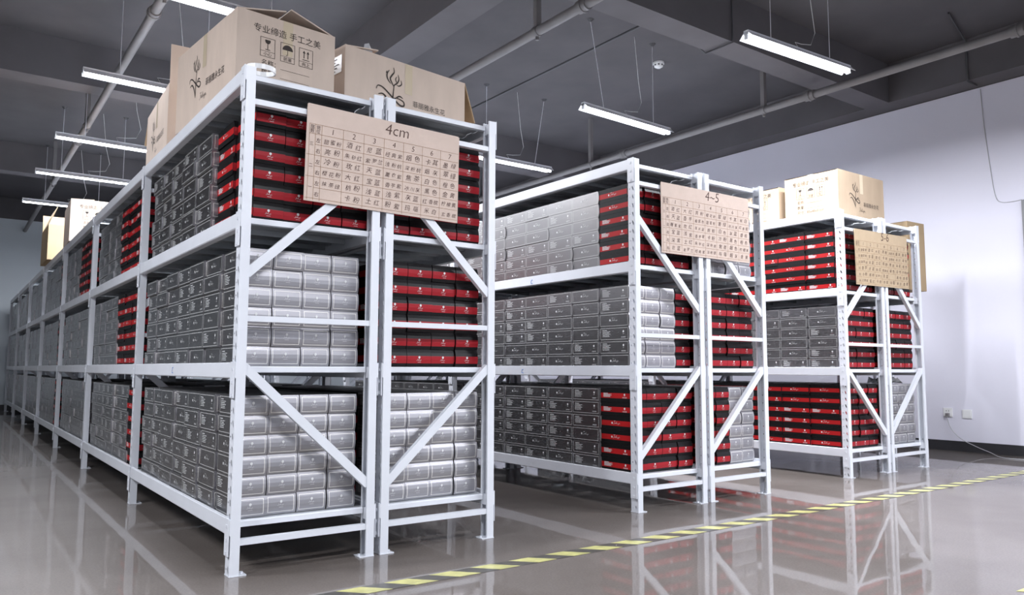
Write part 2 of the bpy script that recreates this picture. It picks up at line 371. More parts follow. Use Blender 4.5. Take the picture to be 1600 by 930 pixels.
def add_lamp(x, y, rz, label, tilt=0.0, slack=(0, 0), z=3.15, group=None, rods=True):
    global used
    if not used: t = proto; used = True
    else:
        t = proto.copy(); COL.objects.link(t)
        for k in kids:
            c = k.copy(); COL.objects.link(c); c.parent = t
    t.location = (x, y, z); t.rotation_euler = (0, tilt, rz); tag(t, label, 'lamp', group)
    l = bpy.data.objects.new('lamp_light', ld); COL.objects.link(l); l.parent = t; l.location = (0, 0, -.022)
    h = RZ - z
    for i, sx in enumerate((-.33, .36)):
        b = MB(); b.tube([(sx, 0, .05), (sx + slack[i], 0, h)], .0032, 5); b.build('suspension_rod', [ROD], t)
        b = MB(); b.tube([(sx + slack[i], 0, h - .025), (sx + slack[i], 0, h - .002)], [.012, .035], 10); b.build('ceiling_cup', [DARKM], t)
    b = MB(); b.tube([(-.02, 0, .05), (-.04, .01, .09), (.05, .02, .10), (.16, .02, .12), (.20, .01, .22), (.15, 0, .42), (.10, 0, h)], .0028, 5); b.build('power_cable', [WHITEP], t)
RCOL = 4.21; LCOL = 0.44
add_lamp(4.15, 0.22, -.06, 'bright hanging tube lamp at upper right, nearest the white wall')
add_lamp(RCOL, 2.10, .05, 'bright hanging tube lamp beside the round smoke detector', slack=(-.17, 0))
add_lamp(4.20, 4.0, 0, 'bright hanging tube lamp just right of the nearest rack post', slack=(0, .14))
add_lamp(0.40, 2.03, .03, 'bright tube lamp touching the top edge behind the nearest carton')
add_lamp(0.45, 3.86, .03, 'tube lamp hung by a red wire, left of the open cartons')
add_lamp(0.47, 5.96, .02, 'tube lamp second from the left cartons, dim ended, with a white housing')
add_lamp(0.44, 7.75, 0, 'long glowing tube lamp, third one back along the left aisle')
add_lamp(0.45, 9.8, 0, 'smallest and farthest glowing tube lamp near the far wall')
BH_G = 'lamps behind the camera'
for x, ys in ((4.2, (-1.7, -3.6, -5.5)), (LCOL, (-2.9,)), (-2.7, (0.9, -1.1))):
    for q, y in enumerate(ys): add_lamp(x, y, 0, f"{('nearest', 'second', 'farthest')[q]} of the unseen tube lamps over the {'right aisle' if x > 3 else 'nearest racks' if x > 0 else 'left aisle'} beside the camera", group=BH_G)
for y in (6.0, 8.0):
    add_lamp(4.2, y, 0, ('nearer' if y < 7 else 'farther') + ' of two tube lamps over the right aisle, hidden by the racks', group='lamps hidden by the racks')

# ------------------------------------------------------------------ racks
H, LP, PW, PD = 2.0, 1.95, 0.037, 0.055
LEV = (0.200, 0.797, 1.392, 1.985)
def post_mesh(side):          # side -1: web at low x (outer left), +1: web at high x ; local origin outer front corner, x inward
    b = MB(); t = .0025
    def X(a): return a if side < 0 else -a
    def bx(x0, x1, y0, y1, z0, z1, mi=0):
        a, c = sorted((X(x0), X(x1))); b.box(a, c, y0, y1, z0, z1, mi)
    bx(0, PW, 0, t, 0, H); bx(0, PW, PD - t, PD, 0, H)                       # flanges
    bx(PW - t, PW, t, .010, 0, H); bx(PW - t, PW, PD - .010, PD - t, 0, H)   # lips
    # web with a slot and a round hole at every pitch
    pitch = .05; n = int(H / pitch)
    for xx in (0, .0025):
        for k in range(n):
            z0 = k * pitch
            for (ya, yb, cy, cz, ry, rz, sk) in ((t, .029, .017, z0 + .025, .0052, .014, .004), (.029, PD - t, .041, z0 + .025, .004, .004, 0)):
                out = []; inn = []
                N_ = 8
                for i in range(N_):
                    a = math.pi / 4 * i + math.pi / 8
                    inn.append((cy + ry * math.cos(a) + sk * math.sin(a), cz + rz * math.sin(a)))
                hy, hz = (yb - ya) / 2, pitch / 2; my = (ya + yb) / 2; mz = z0 + hz
                for i in range(N_):
                    a = math.pi / 4 * i + math.pi / 8
                    u, w = math.cos(a), math.sin(a); q = 1 / max(abs(u), abs(w)); out.append((my + u * q * hy, mz + w * q * hz))
                # corners are filled with triangles
                cor = {0: (yb, z0 + pitch), 2: (ya, z0 + pitch), 4: (ya, z0), 6: (yb, z0)}
                vs = [(X(xx), *p) for p in out] + [(X(xx), *p) for p in inn]
                fs = [(i, (i + 1) % N_, N_ + (i + 1) % N_, N_ + i) for i in range(N_)]
                for i, c in cor.items():
                    vs.append((X(xx), *c)); fs.append((i, len(vs) - 1, (i + 1) % N_))
                b.faces(vs, fs, 1)
    return b.mesh('upright_post', [RACK, RACK])
def plate_mesh(side):
    b = MB()
    def X(a): return a if side < 0 else -a
    a, c = sorted((X(-.001), X(PW + .028))); b.box(a, c, -.002, PD + .004, 0, .004)
    b.tube([(X(PW + .016), .028, .004), (X(PW + .016), .028, .011)], .007, 6)
    return b.mesh('base_plate', [RACK])
def beam_mesh(side):          # long load beam, stepped box section
    b = MB(); d = .034
    def X(a): return a if side < 0 else -a
    pr = [(-.004, -.058), (.030, -.058), (.030, .004), (.014, .004), (.014, -.010), (.004, -.010), (.004, .004), (-.004, .004)]
    pr = [(-.004, -.056), (-.0005, -.060), (.030, -.060), (.030, -.012), (.012, -.012), (.012, .002), (-.002, .002), (-.004, 0)]
    b.prism([(X(u), w) for u, w in pr], 0.0005, LP - 0.0005, 'y')
    return b.mesh('load_beam', [RACK])
def bracket_mesh(side, end):  # L plate that hooks the beam into the post
    b = MB()
    def X(a): return a if side < 0 else -a
    y0, y1 = (0.002, .052) if end == 0 else (-.001, -.0005)
    a, c = sorted((X(-.0075), X(-.0045)))
    b.box(a, c, y0 if end == 0 else -.0, y1 if end == 0 else .05, -.135 if end == 0 else -.135, .005)
    for z in (-.02, -.07, -.12):
        pts = sorted((X(-.0105), X(-.0075))); b.box(pts[0], pts[1], .022, .032, z - .01, z + .002)
    return b.mesh('beam_bracket', [RACK])
def deck_mesh(w):             # pressed steel shelf made of ribbed panels
    b = MB(); n = 8; pl = (LP - PD - 0.010) / n
    x0, x1 = .032, w - .032
    for k in range(n):
        y0 = PD + .005 + k * pl; y1 = y0 + pl - .002
        ys = [y0, y0 + .25 * pl - .012, y0 + .25 * pl, y0 + .25 * pl + .03, y0 + .25 * pl + .042, y0 + .7 * pl - .012, y0 + .7 * pl, y0 + .7 * pl + .03, y0 + .7 * pl + .042, y1]
        zs = [0, 0, -.008, -.008, 0, 0, -.008, -.008, 0, 0]
        for i in range(len(ys) - 1):
            b.quad([(x0, ys[i], zs[i] - .001), (x1, ys[i], zs[i] - .001), (x1, ys[i + 1], zs[i + 1] - .001), (x0, ys[i + 1], zs[i + 1] - .001)], 0)
        for y in (y0, y1):
            b.box(x0, x1, y - .0008, y + .0008, -.026, -.001, 0)
    return b.mesh('shelf_deck', [DECK, RACK])
def lip_mesh(w):              # white rolled edge of the end shelf
    b = MB(); b.prism([(PD - .014, -.004), (PD - .010, 0), (PD + .006, 0), (PD + .006, -.024), (PD - .014, -.024)], .032, w - .034, 'x')
    return b.mesh('shelf_edge', [RACK])
def brace_mesh(w, zc, hh=.023):
    b = MB(); t = .002
    pr = [(.004, -hh / 2), (.032, -hh / 2), (.032, hh / 2), (.004, hh / 2)]
    b.prism(pr, PW - .002, w - PW + .002, 'x'); return b.mesh('cross_brace', [RACK])
def diag_mesh(w, za, zb):     # from left post (za) to right post (zb)
    b = MB(); xa, xb = PW - .008, w - PW + .008
    d = Vector((xb - xa, 0, zb - za)); L = d.length; a = -math.atan2(d.z, d.x)
    T = Matrix.Translation((xa, 0, za)) @ Matrix.Rotation(a, 4, 'Y')
    b.box(0, L, .0045, .0065, -.018, .018, 0, T); b.box(0, L, .0065, .030, -.018, -.0155, 0, T); b.box(0, L, .0065, .030, .0155, .018, 0, T)
    return b.mesh('diagonal_brace', [RACK])
PM = {s: post_mesh(s) for s in (-1, 1)}; PLM = {s: plate_mesh(s) for s in (-1, 1)}
BM_ = {s: beam_mesh(s) for s in (-1, 1)}; BR = {(s, e): bracket_mesh(s, e) for s in (-1, 1) for e in (0, 1)}
def rack(x, y, w, bays, diags, label):
    t = thing('storage_rack', label, 'shelving', (x, y, 0))
    dm, lm = deck_mesh(w), lip_mesh(w); br = brace_mesh(w, 0); dg = [diag_mesh(w, *d) for d in diags]
    for k in range(bays + 1):
        yk = k * LP
        for s in (-1, 1):
            p = link('upright_post', PM[s], t, (0 if s < 0 else w, yk, 0)); link('base_plate', PLM[s], t, (0 if s < 0 else w, yk, .0005))
        for z in (.125, .984, 1.860): link('cross_brace', br, t, (0, yk, z))
        for d in dg: link('diagonal_brace', d, t, (0, yk, 0))
    for k in range(bays):
        yk = k * LP + .0275
        for z in LEV:
            for s in (-1, 1):
                xb = 0 if s < 0 else w
                o = link('load_beam', BM_[s], t, (xb, yk - (.0275 if k == 0 else 0), z + .012 if z < 1.9 else z + .014))
                link('beam_bracket', BR[(s, 0)], o, (0, 0 if k == 0 else -.0265, 0))
            link('shelf_deck', dm, t, (0, k * LP, z))
            if k == 0: link('shelf_edge', lm, t, (0, 0, z))
    return t
UNITS = {}
def add_unit(key, *a): UNITS[key] = a; return rack(*a)
add_unit('AL', 0.0, 0.0, .598, 7, ((.797, .30), (1.16, 1.66)), 'nearest white steel rack, the left one with the corner post in front')
add_unit('AR', 0.6285, 0.0, .5855, 7, ((.30, .797), (1.66, 1.145)), 'white steel rack just right of the nearest one, under the 4cm sign')
add_unit('BL', 2.221, .05, .577, 5, ((.30, .797), (1.66, 1.145)), 'left white rack of the middle row, dark grey boxes along its side')
add_unit('BR', 2.830, .05, .580, 5, ((.30, .797), (1.66, 1.145)), 'right white rack of the middle row, behind the 4~5 sign')
add_unit('CL', 4.485, .136, .573, 4, ((.797, .30), (1.185, 1.66)), 'left white rack of the farthest row, with the square carton on top')
add_unit('CR', 5.083, .136, .567, 4, ((.30, .797), (1.66, 1.145)), 'right white rack of the farthest row, closest to the wall sockets')

# ------------------------------------------------------------------ gift boxes
def gift_box(pal, var, bulge=.0085, full=True):
    """origin: low front left corner (x right, y away); front (-y) end bulges, -x side carries the long print"""
    b = MB(); W, L, Hh = BW, BL, BH; n = 5 if full else 1
    prof = []
    for i in range(n + 1):
        t = i / n; prof.append((-bulge * (1 - (2 * t - 1) ** 2) * (1.0), t * Hh))
    for i in range(n):
        (ya, za), (yb, zb) = prof[i], prof[i + 1]
        b.quad([(0, ya, za), (W, ya, za), (W, yb, zb), (0, yb, zb)], 1, [(0, za / Hh), (1, za / Hh), (1, zb / Hh), (0, zb / Hh)], True)
    if full:
        for x in (0, W):
            pts = [(x, y, z) for y, z in prof]; b.faces(pts, [tuple(range(n + 1)) if x else tuple(range(n + 1))[::-1]], 2)
    b.quad([(0, L, 0), (0, 0, 0), (0, 0, Hh), (0, L, Hh)], 0, [(0, 0), (1, 0), (1, 1), (0, 1)])
    b.quad([(W, 0, 0), (W, L, 0), (W, L, Hh), (W, 0, Hh)], 0, [(0, 0), (1, 0), (1, 1), (0, 1)])
    b.quad([(W, L, 0), (0, L, 0), (0, L, Hh), (W, L, Hh)], 1, [(0, 0), (1, 0), (1, 1), (0, 1)])
    b.quad([(0, 0, Hh), (W, 0, Hh), (W, L, Hh), (0, L, Hh)], 2); b.quad([(0, L, 0), (W, L, 0), (W, 0, 0), (0, 0, 0)], 2)
    if not full: return b
    red = pal is RB; c = .47 if red else .5
    e = Plane(b, (W / 2, -bulge - .0004, Hh * (.43 if red else .52)), (1, 0, 0), (0, 0, 1), .0006, 3)
    e.disc(0, .007 + .002, .0055, 10); e.stroke([(-.5, 0), (0, -.4), (.5, 0)], .001, (0, .004), .004, 2, False)
    for st in (SCRIPT[1], SCRIPT[3][::2]): e.stroke(st, .0009, (-.013, -.006), .0036, 1, False)
    e.rect(-.009, -.014, .009, -.0128)
    s = Plane(b, (0, L / 2, Hh * c), (0, -1, 0), (0, 0, 1), .0006, 3)
    if var == 0:
        s.disc(-.032, .001, .0062, 10)
        for st in (SCRIPT[0], SCRIPT[1], SCRIPT[3][::2]): s.stroke(st, .0012, (-.018, -.004), .0075, 1, False)
    else:
        k = .55 if red else 1.0
        s.rect(-.098, .020 * k, -.060, .020 * k + .003)
        for i in range(5): s.rect(-.098, (.012 - i * .007) * k, -.03 - .012 * (i % 2) - .01 * (i == 4), (.012 - i * .007) * k + .0022)
        s.disc(.078, .012 * k, .0065, 10); s.rect(.072, -.002 * k, .084, -.0005 * k)
        for i in range(4): s.frame(.062 + i * .009, -.024 * k, .068 + i * .009, -.024 * k + .006, .0013)
    return b
BOXMB = {(c, v): gift_box(GB if c == 'g' else RB, v) for c in 'gr' for v in (0, 1)}
BOXME = {k: v.mesh('gift_box', [(GB if k[0] == 'g' else RB)[q] for q in ('side', 'end', 'plain', 'ink')], True) for k, v in BOXMB.items()}
PLAINMB = gift_box(GB, 0, full=False)
STUFF = {'g': MB(), 'r': MB()}
CNT = {'g': 0, 'r': 0}
ROWN = ('bottom row', 'second row up', 'third row up', 'fourth row up', 'fifth row up', 'top row')
LEVN = ('bottom shelf', 'middle shelf', 'top shelf')
COLN = ('first', 'second', 'third', 'fourth', 'fifth', 'sixth', 'seventh', 'eighth')
RN = {'AL': 'nearest left rack', 'AR': 'nearest right rack', 'BL': 'middle left rack', 'BR': 'middle right rack', 'CL': 'far left rack', 'CR': 'far right rack'}
CN = {'g': 'grey', 'r': 'red-banded black'}
PX, PY, PZ = .1285, .2435, .0797
def place(c, x, y, z, key=None, lev=0, face=None, col=0, row=0, rx=0.0, mode='one', jit=1.0):
    rz = rx + random.uniform(-.006, .006) * jit
    var = random.random() < .5
    T = (x, y, z)
    if mode == 'one':
        o = link('grey_gift_box' if c == 'g' else 'red_banded_gift_box', BOXME[(c, int(var))], None, T, rz)
        where = f'{COLN[col]} column of end' if face == 'end' else f'{COLN[col]} column along side'
        tag(o, f'{CN[c]} gift box, {RN[key]}, {LEVN[lev]}, {where}, {ROWN[row]}', 'box', f'{CN[c]} gift boxes on the {RN[key]}')
        CNT[c] += 1
    else:
        Tm = Matrix.Translation(T) @ Matrix.Rotation(rz, 4, 'Z')
        STUFF[c].add(BOXMB[(c, int(var))] if mode == 'full' else PLAINMB, Tm)
ZB = [LEV[i] + .0015 for i in range(3)]
def fill(key, endc, sidec, nside, xoff=(.032, .032, .032), dy=.085, single_end=True):
    """endc[level] = four colours across the end; sidec[level] = colours of the columns behind the first one"""
    x0, y0, w = UNITS[key][0], UNITS[key][1], UNITS[key][2]
    left = key.endswith('L')
    for lv in range(3):
        for i, c in enumerate(endc[lv]):
            sh = random.uniform(-.002, .002); dd = random.uniform(-.004, .004)
            for r in range(6):
                single = not (key == 'BR' and lv == 2 and r > 1)
                jx = random.uniform(-.0007, .0007); jy = random.uniform(-.006, .004)
                place(c, x0 + xoff[lv] + i * PX + jx + .0008, y0 + dy + .0065 + dd + jy, ZB[lv] + r * PZ, key, lv, 'end', i, r, mode='one' if single else 'full', jit=.3)
        if not left: continue
        for j, c in enumerate(sidec[lv]):
            lean = random.uniform(-.004, .004)
            for r in range(6):
                jx = random.uniform(-.013, .005) if key == 'AL' else random.uniform(-.004, .002)
                jy = random.uniform(-.0008, .0008)
                off = xoff[lv] if c == 'r' else .032
                if r == 0: jx = max(jx, .0155 - off + .004 - lean)
                place(c, x0 + off + jx + lean - .004, y0 + dy + .012 + (j + 1) * PY + jy, ZB[lv] + r * PZ, key, lv, 'side', j + 1, r,
                      mode='one' if j < nside else 'full', jit=.3)
fill('AL', ('gggg', 'gggg', 'rrrr'), ('gggggg', 'gggggg', 'rggggg'), 6, xoff=(.032, .032, .068))
fill('AR', ('gggg', 'rrrr', 'rrrr'), (), 0, xoff=(.034, .030, .034))
fill('BL', ('rrrr', 'gggr', 'rrrr'), ('gggggg', 'gggggg', 'gggggg'), 4, xoff=(.03, .03, .03), dy=.085)
fill('BR', ('rrgg', 'rrrr', 'gggg'), (), 0, xoff=(.03, .03, .03))
fill('CL', ('rrrr', 'grrr', 'rrrr'), ('rrrrrr', 'gggggg', 'rrrrrr'), 2, xoff=(.028, .028, .028), dy=.08)
fill('CR', ('gggg', 'rrrr', 'rrrr'), (), 0, xoff=(.026, .026, .026))
# columns behind the first depth of boxes, kept as one mass
def mass(key, k0, k1, skipx0=True):
    x0, y0 = UNITS[key][0], UNITS[key][1]
    for k in range(k0, k1):
        for lv in range(3):
            for i in range(4):
                for j in range(7):
                    if k == 0 and j == 0: continue
                    if key.endswith('L') and i == 0: continue
                    for r in range(6):
                        if lv > 0 and r == 0 and i in (1, 2): pass
                        place('g' if (k + lv + i) % 3 else 'r', x0 + .034 + i * PX, y0 + k * LP + .10 + j * PY, ZB[lv] + r * PZ, mode='plain', jit=0)
for key, kk in (('AL', 3), ('AR', 3), ('BL', 2), ('BR', 2), ('CL', 2), ('CR', 2)): mass(key, 0, kk)
# further bays of the left hand racks: their visible outer column
FAR = {1: ('rgggggg', 'rrrgggg', 'rrrgggg'), 2: ('ggggggg', 'ggggggg', 'rrrgggg'), 3: ('rgggggg', 'rgggggg', 'rgggggg'),
       4: ('ggggggg',) * 3, 5: ('ggggggg',) * 3, 6: ('ggggggg',) * 3}
for k, cols in FAR.items():
    for lv in range(3):
        for j, c in enumerate(cols[lv]):
            lean = random.uniform(-.005, .005)
            for r in range(6):
                place(c, .028 + lean + random.uniform(-.009, .004), k * LP + .10 + j * PY + (.0 if k > 1 else .0), ZB[lv] + r * PZ, mode='full' if k < 4 else 'plain', jit=.3)
                if k >= 3: place('g', .034 + PX, k * LP + .10 + j * PY, ZB[lv] + r * PZ, mode='plain', jit=0)
for key in ('BL', 'CL'):
    x0, y0 = UNITS[key][0], UNITS[key][1]
    for lv in range(3):
        for j in range(7):
            for r in range(6): place('g', x0 + .03, y0 + LP + .10 + j * PY, ZB[lv] + r * PZ, mode='full', jit=.3)
MATS = lambda P_: [P_[q] for q in ('side', 'end', 'plain', 'ink')]
o = STUFF['g'].build('packed_grey_cartons', MATS(GB), None, True); tag(o, 'mass of small grey gift boxes filling the farther bays of the racks', 'boxes', kind='stuff')
o = STUFF['r'].build('packed_black_cartons', MATS(RB), None, True); tag(o, 'mass of small black and red gift boxes filling the farther bays', 'boxes', kind='stuff')
print('individual boxes', CNT)

# ------------------------------------------------------------------ cardboard cartons
def carton(name, label, P, ex, ey, h, cm=CARD, flaps=(), front=None, side=None, tape=True, z=None, th=.006):
    """P: near corner, ex / ey: horizontal edge vectors; flaps: (edge, length, angle) with edge in f b l r"""
    ex, ey = Vector((*ex, 0)), Vector((*ey, 0)); W, D = ex.length, ey.length
    rz = math.atan2(ex.y, ex.x)
    t = thing(name, label, 'carton', (P[0], P[1], z if z is not None else LEV[3] + .018), rz)
    b = MB()
    b.box(0, W, 0, th, 0, h); b.box(0, W, D - th, D, 0, h); b.box(0, th, th, D - th, 0, h); b.box(W - th, W, th, D - th, 0, h)
    b.box(th, W - th, th, D - th, 0, th, 0)
    body = b.build('carton_body', [cm], t)
    for edge, ln, ang in flaps:
        a = math.radians(ang); b = MB()
        if edge in 'fb':
            b.box(.004, W - .004, 0, ln, -th, 0)
            T = Matrix.Translation((0, 0, h)) @ Matrix.Rotation(a, 4, 'X') if edge == 'f' else Matrix.Translation((W, D, h)) @ Matrix.Rotation(math.pi, 4, 'Z') @ Matrix.Rotation(a, 4, 'X')
        else:
            b.box(.004, D - .004, 0, ln, -th, 0)
            T = Matrix.Translation((0, D, h)) @ Matrix.Rotation(-math.pi / 2, 4, 'Z') @ Matrix.Rotation(a, 4, 'X') if edge == 'l' else Matrix.Translation((W, 0, h)) @ Matrix.Rotation(math.pi / 2, 4, 'Z') @ Matrix.Rotation(a, 4, 'X')
        b.v = [tuple(T @ Vector((v[0], v[1], v[2] + .0))) for v in b.v]
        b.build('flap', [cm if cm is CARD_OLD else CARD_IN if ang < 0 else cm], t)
    for which, fn in (('f', front), ('s', side)):
        if not fn: continue
        b = MB(); pl = Plane(b, (0, 0, 0) if which == 'f' else (0, D, 0), (1, 0, 0) if which == 'f' else (0, -1, 0), (0, 0, 1), .0012)
        fn(pl, W if which == 'f' else D, h); tag(b.build('printing', [INK], t), kind='stuff')
        if tape:
            b = MB(); w_ = W if which == 'f' else D; pl = Plane(b, (0, 0, 0) if which == 'f' else (0, D, 0), (1, 0, 0) if which == 'f' else (0, -1, 0), (0, 0, 1), .0007)
            pl.rect(w_ * .5 - .024, h * .60, w_ * .5 + .024, h - .001); b.build('tape_strip', [TAPE], t)
    return t
def print_end(pl, W, h):
    s = W / .48; pl.text('专业缔造 手工之美', (W * .50, h * .80), .040 * s, 'CENTER')
    y = h * .585
    for i, x in enumerate((.30, .50, .69)):
        X = W * x; a = .070 * s; pl.frame(X - a / 2, y - .026, X + a / 2, y + .066, .0020); pl.rect(X - a / 2, y, X + a / 2, y + .0016)
        pl.text(('小心', '防潮', '向上')[i], (X, y - .019), .020, 'CENTER')
        if i == 0:
            pl.disc(X, y + .050, .013, 10, math.pi, 2 * math.pi); pl.rect(X - .013, y + .049, X + .013, y + .056); pl.rect(X - .0016, y + .012, X + .0016, y + .042); pl.rect(X - .012, y + .008, X + .012, y + .011)
        elif i == 1:
            pl.disc(X, y + .032, .026, 12, 0, math.pi); pl.rect(X - .0012, y + .01, X + .0012, y + .034); pl.stroke([(0, 0), (-.3, -.35), (-.7, 0)], .002, (X, y + .011), .012, 3, False)
        else:
            for q in (-.010, .010):
                pl.rect(X + q - .002, y + .018, X + q + .002, y + .045); pl.mb.faces([pl.P(X + q - .007, y + .043), pl.P(X + q + .007, y + .043), pl.P(X + q, y + .056)], [(0, 1, 2)])
            pl.rect(X - .018, y + .009, X + .018, y + .012)
    for i, w_ in enumerate(('名称：', '数量：', '尺寸：')):
        yy = h * (.43 - .105 * i); pl.text(w_, (W * .24, yy), .030)
        if i < 2: pl.rect(W * .43, yy - .003, W * .73, yy - .0015)
        else: pl.text('85x48x51cm', (W * .42, yy), .030)
def print_long(pl, W, h): logo(pl, W * .36, h * .47, h * .145, (W * .53, h * .36), .040, (W * .44, h * .24), h * .030)
carton('cardboard_carton', 'big open carton with Chinese slogan, on the nearest rack corner', (.066, .395), (.487, .045), (-.054, .785), .415,
       flaps=(('l', .24, 13), ('r', .24, 17), ('b', .2, -30)), front=print_end, side=print_long)
cC = carton('cardboard_carton', 'long carton with flower logo facing front, above the 4cm sign', (.628, .485), (.775, .098), (-.06, .46), .415,
       flaps=(('f', .22, 3), ('b', .22, 2), ('r', .23, -110), ('l', .2, 8)), front=lambda pl, W, h: logo(pl, W * .37, h * .50, h * .165, (W * .535, h * .46), .037, (W * .44, h * .30), h * .030))
b = MB(); pl = Plane(b, (0, .46, 0), (0, -1, 0), (0, 0, 1), .002); pl.rect(.33, .28, .43, .37)
b.build('shipping_label', [WHITEP], cC)
b = MB(); pl = Plane(b, (0, .46, 0), (0, -1, 0), (0, 0, 1), .003)
for i in range(5): pl.rect(.34, .292 + i * .015, .37 + .05 * ((i * 7) % 3) / 3, .297 + i * .015)
b.build('label_print', [INK], cC)
b = MB(); b.faces([(.11, .01, .415), (.17, .012, .42), (.15, .02, .47), (.12, .015, .455), (.165, .05, .445)], [(0, 1, 2, 3), (1, 4, 2)]); b.build('loose_tape', [PLAST], cC)
carton('cardboard_carton', 'carton with one flap standing up, second behind the corner', (.036, 1.58), (.47, -.022), (-.01, .76), .412,
       flaps=(('f', .235, 88), ('b', .2, -130), ('l', .22, 20)), side=print_long)
carton('cardboard_carton', 'pale carton with row of small icons, on the left rack farther back', (-.015, 5.40), (.47, -.02), (.02, .76), .415, front=print_end, flaps=(('l', .2, 3), ('b', .2, 6)))
carton('cardboard_carton', 'old brown open carton on the rack closest to the far wall', (-.05, 7.0), (.46, 0), (-.01, .74), .40, cm=CARD_OLD, flaps=(('l', .22, 70), ('b', .22, 100)), tape=False)
def print_r3(pl, W, h): print_end(pl, W, h)
carton('cardboard_carton', 'square tan carton with black flower logo on the far rack', (4.84, .365), (.70, 0), (0, .49), .415, cm=CARD_TAN,
       flaps=(('l', .23, 0), ('r', .23, 0)), side=print_r3, front=print_long)
carton('cardboard_carton', 'lower tan carton tucked behind the square one on far rack', (4.86, .93), (.70, 0), (0, .49), .37, cm=CARD_TAN, flaps=(('l', .23, 0), ('r', .23, 0)), side=print_r3)
# tall brown carton standing on two others between the farthest rack and the white wall
t = thing('steel_stand', 'slim white steel stand between the farthest rack and the wall', 'stand', (5.80, .64, 0))
for lx in (.012, .30):
    for ly in (.012, .36):
        b = MB(); b.box(lx - .012, lx + .012, ly - .012, ly + .012, 0, 1.48); b.build('leg', [RACK], t)
b = MB(); b.box(0, .312, 0, .372, 1.48, 1.503); b.build('top_plate', [RACK], t)
cB = carton('tall_carton', 'tall brown carton standing by the white wall behind the farthest rack', (5.99, .40), (.285, -.01), (-.02, .62), .62, cm=CARD_OLD, tape=False, z=1.506, flaps=(('l', .13, 0), ('r', .13, 0)))
b = MB(); pl = Plane(b, (0, 0, 0), (1, 0, 0), (0, 0, 1), .001); pl.rect(0, .53, .285, .533); b.build('fold_line', [CARD_IN], cB)

# ------------------------------------------------------------------ handwritten cardboard signs
def sign(name, label, P, ex, h, y, title, cols, rows, tsize, groups, lines=RULE, mark=PEN, board=None):
    """P: low left corner x,z ; ex: vector along the bottom edge in x,z"""
    t = thing(name, label, 'sign', (P[0], y, P[1]))
    ux = Vector((ex[0], 0, ex[1])); W = ux.length; ux.normalize(); uz = Vector((-ux.z, 0, ux.x))
    t.rotation_euler = (0, -math.atan2(ex[1], ex[0]), 0)
    b = MB(); b.prism([(0, 0), (W, 0), (W, h - .006), (W - .006, h), (.004, h), (0, h - .004)], 0, .004, 'y'); b.build('board', [board or SIGNC], t)
    b = MB(); pl = Plane(b, (0, 0, 0), (1, 0, 0), (0, 0, 1), .0008)
    xs = [.012, .038] + [.066 + i * (W - .070) / 7 for i in range(8)]
    ytop = h * .795; yh = h * .695; n = 6; dy = (yh - .012) / n; lw = .0013
    for i, x in enumerate(xs[:-1]): pl.rect(x - lw / 2, .004, x + lw / 2, ytop)
    pl.rect(xs[0], ytop - lw, W - .004, ytop); pl.rect(xs[0], yh - lw, W - .004, yh)
    for r in range(1, n + 1): pl.rect(xs[1] if r % 2 else xs[0] - .01, yh - dy * r, W - .004, yh - dy * r + lw)
    tag(b.build('ruled_grid', [lines], t), kind='stuff')
    b = MB(); pl = Plane(b, (0, 0, 0), (1, 0, 0), (0, 0, 1), .0010)
    pl.text(title, (W * .56, h * .85), tsize, 'CENTER', .12, off=-.008)
    for i in range(7): pl.text(str(i + 1), ((xs[2 + i] + xs[3 + i]) / 2, yh + h * .022), h * .082, 'CENTER', .12, off=-.008)
    pl.text('层', (xs[0] + .003, yh + h * .05), .020); pl.text('数', (xs[0] + .003, yh + h * .01), .018); pl.text('货', (xs[1] + .003, yh + h * .05), .020); pl.text('位', (xs[1] + .003, yh + h * .01), .018)
    for r in range(n): pl.text('左右'[r % 2], (xs[1] + .003, yh - dy * (r + .75)), dy * .46, 'LEFT', .1)
    for r in range(3): pl.text('三二一'[r], (xs[0] + .002, yh - dy * (2 * r + 1.1)), .018, 'LEFT')
    for i, col in enumerate(cols):
        cw = xs[3 + i] - xs[2 + i]
        for r, wd in enumerate(col):
            if not wd: continue
            sz = dy * (.62 if len(wd) < 3 else .50); gap = cw * (.42 if len(wd) < 3 else .30)
            x0 = (xs[2 + i] + xs[3 + i]) / 2 - gap * (len(wd) - 1) / 2
            for q, ch in enumerate(wd):
                pl.text(ch, (x0 + gap * q + random.uniform(-.002, .002), yh - dy * (r + .74) + random.uniform(-.002, .003)), sz * random.uniform(.92, 1.08), 'CENTER', .18, random.uniform(-.1, .06), res=1, off=-.004)
    tag(b.build('handwriting', [mark], t), kind='stuff')
    for x in (W * .30, W * .78):
        pass
    return t
sign('cardboard_sign', 'largest handwritten cardboard chart, titled 4cm, on the nearest rack', (.247, 1.482), (.747, -.012), .415, -.006, '4cm',
     (('甜蜜粉', '亮粉', '冷粉', '樱花粉', '抹茶绿', ''), ('酒红', '朱砂红', '玫红', '大红', '桃粉', '卡粉'), ('尼蓝', '紫罗兰', '天蓝', '宝蓝', '浅蓝', '土红'), ('经典紫', '浅粉桃', '薰衣紫', '香芋紫', '浅紫', '粉紫'),
      ('烟色', '深粉桃', '焦茶', '冰川灰', '灰蓝', '玛瑙'), ('卡其', '烟灰', '白色', '黑色', '红香槟', '米白'), ('墨绿', '翠绿', '橙色', '金黄', '柠檬黄', '玄香槟')), 6, .072, '')
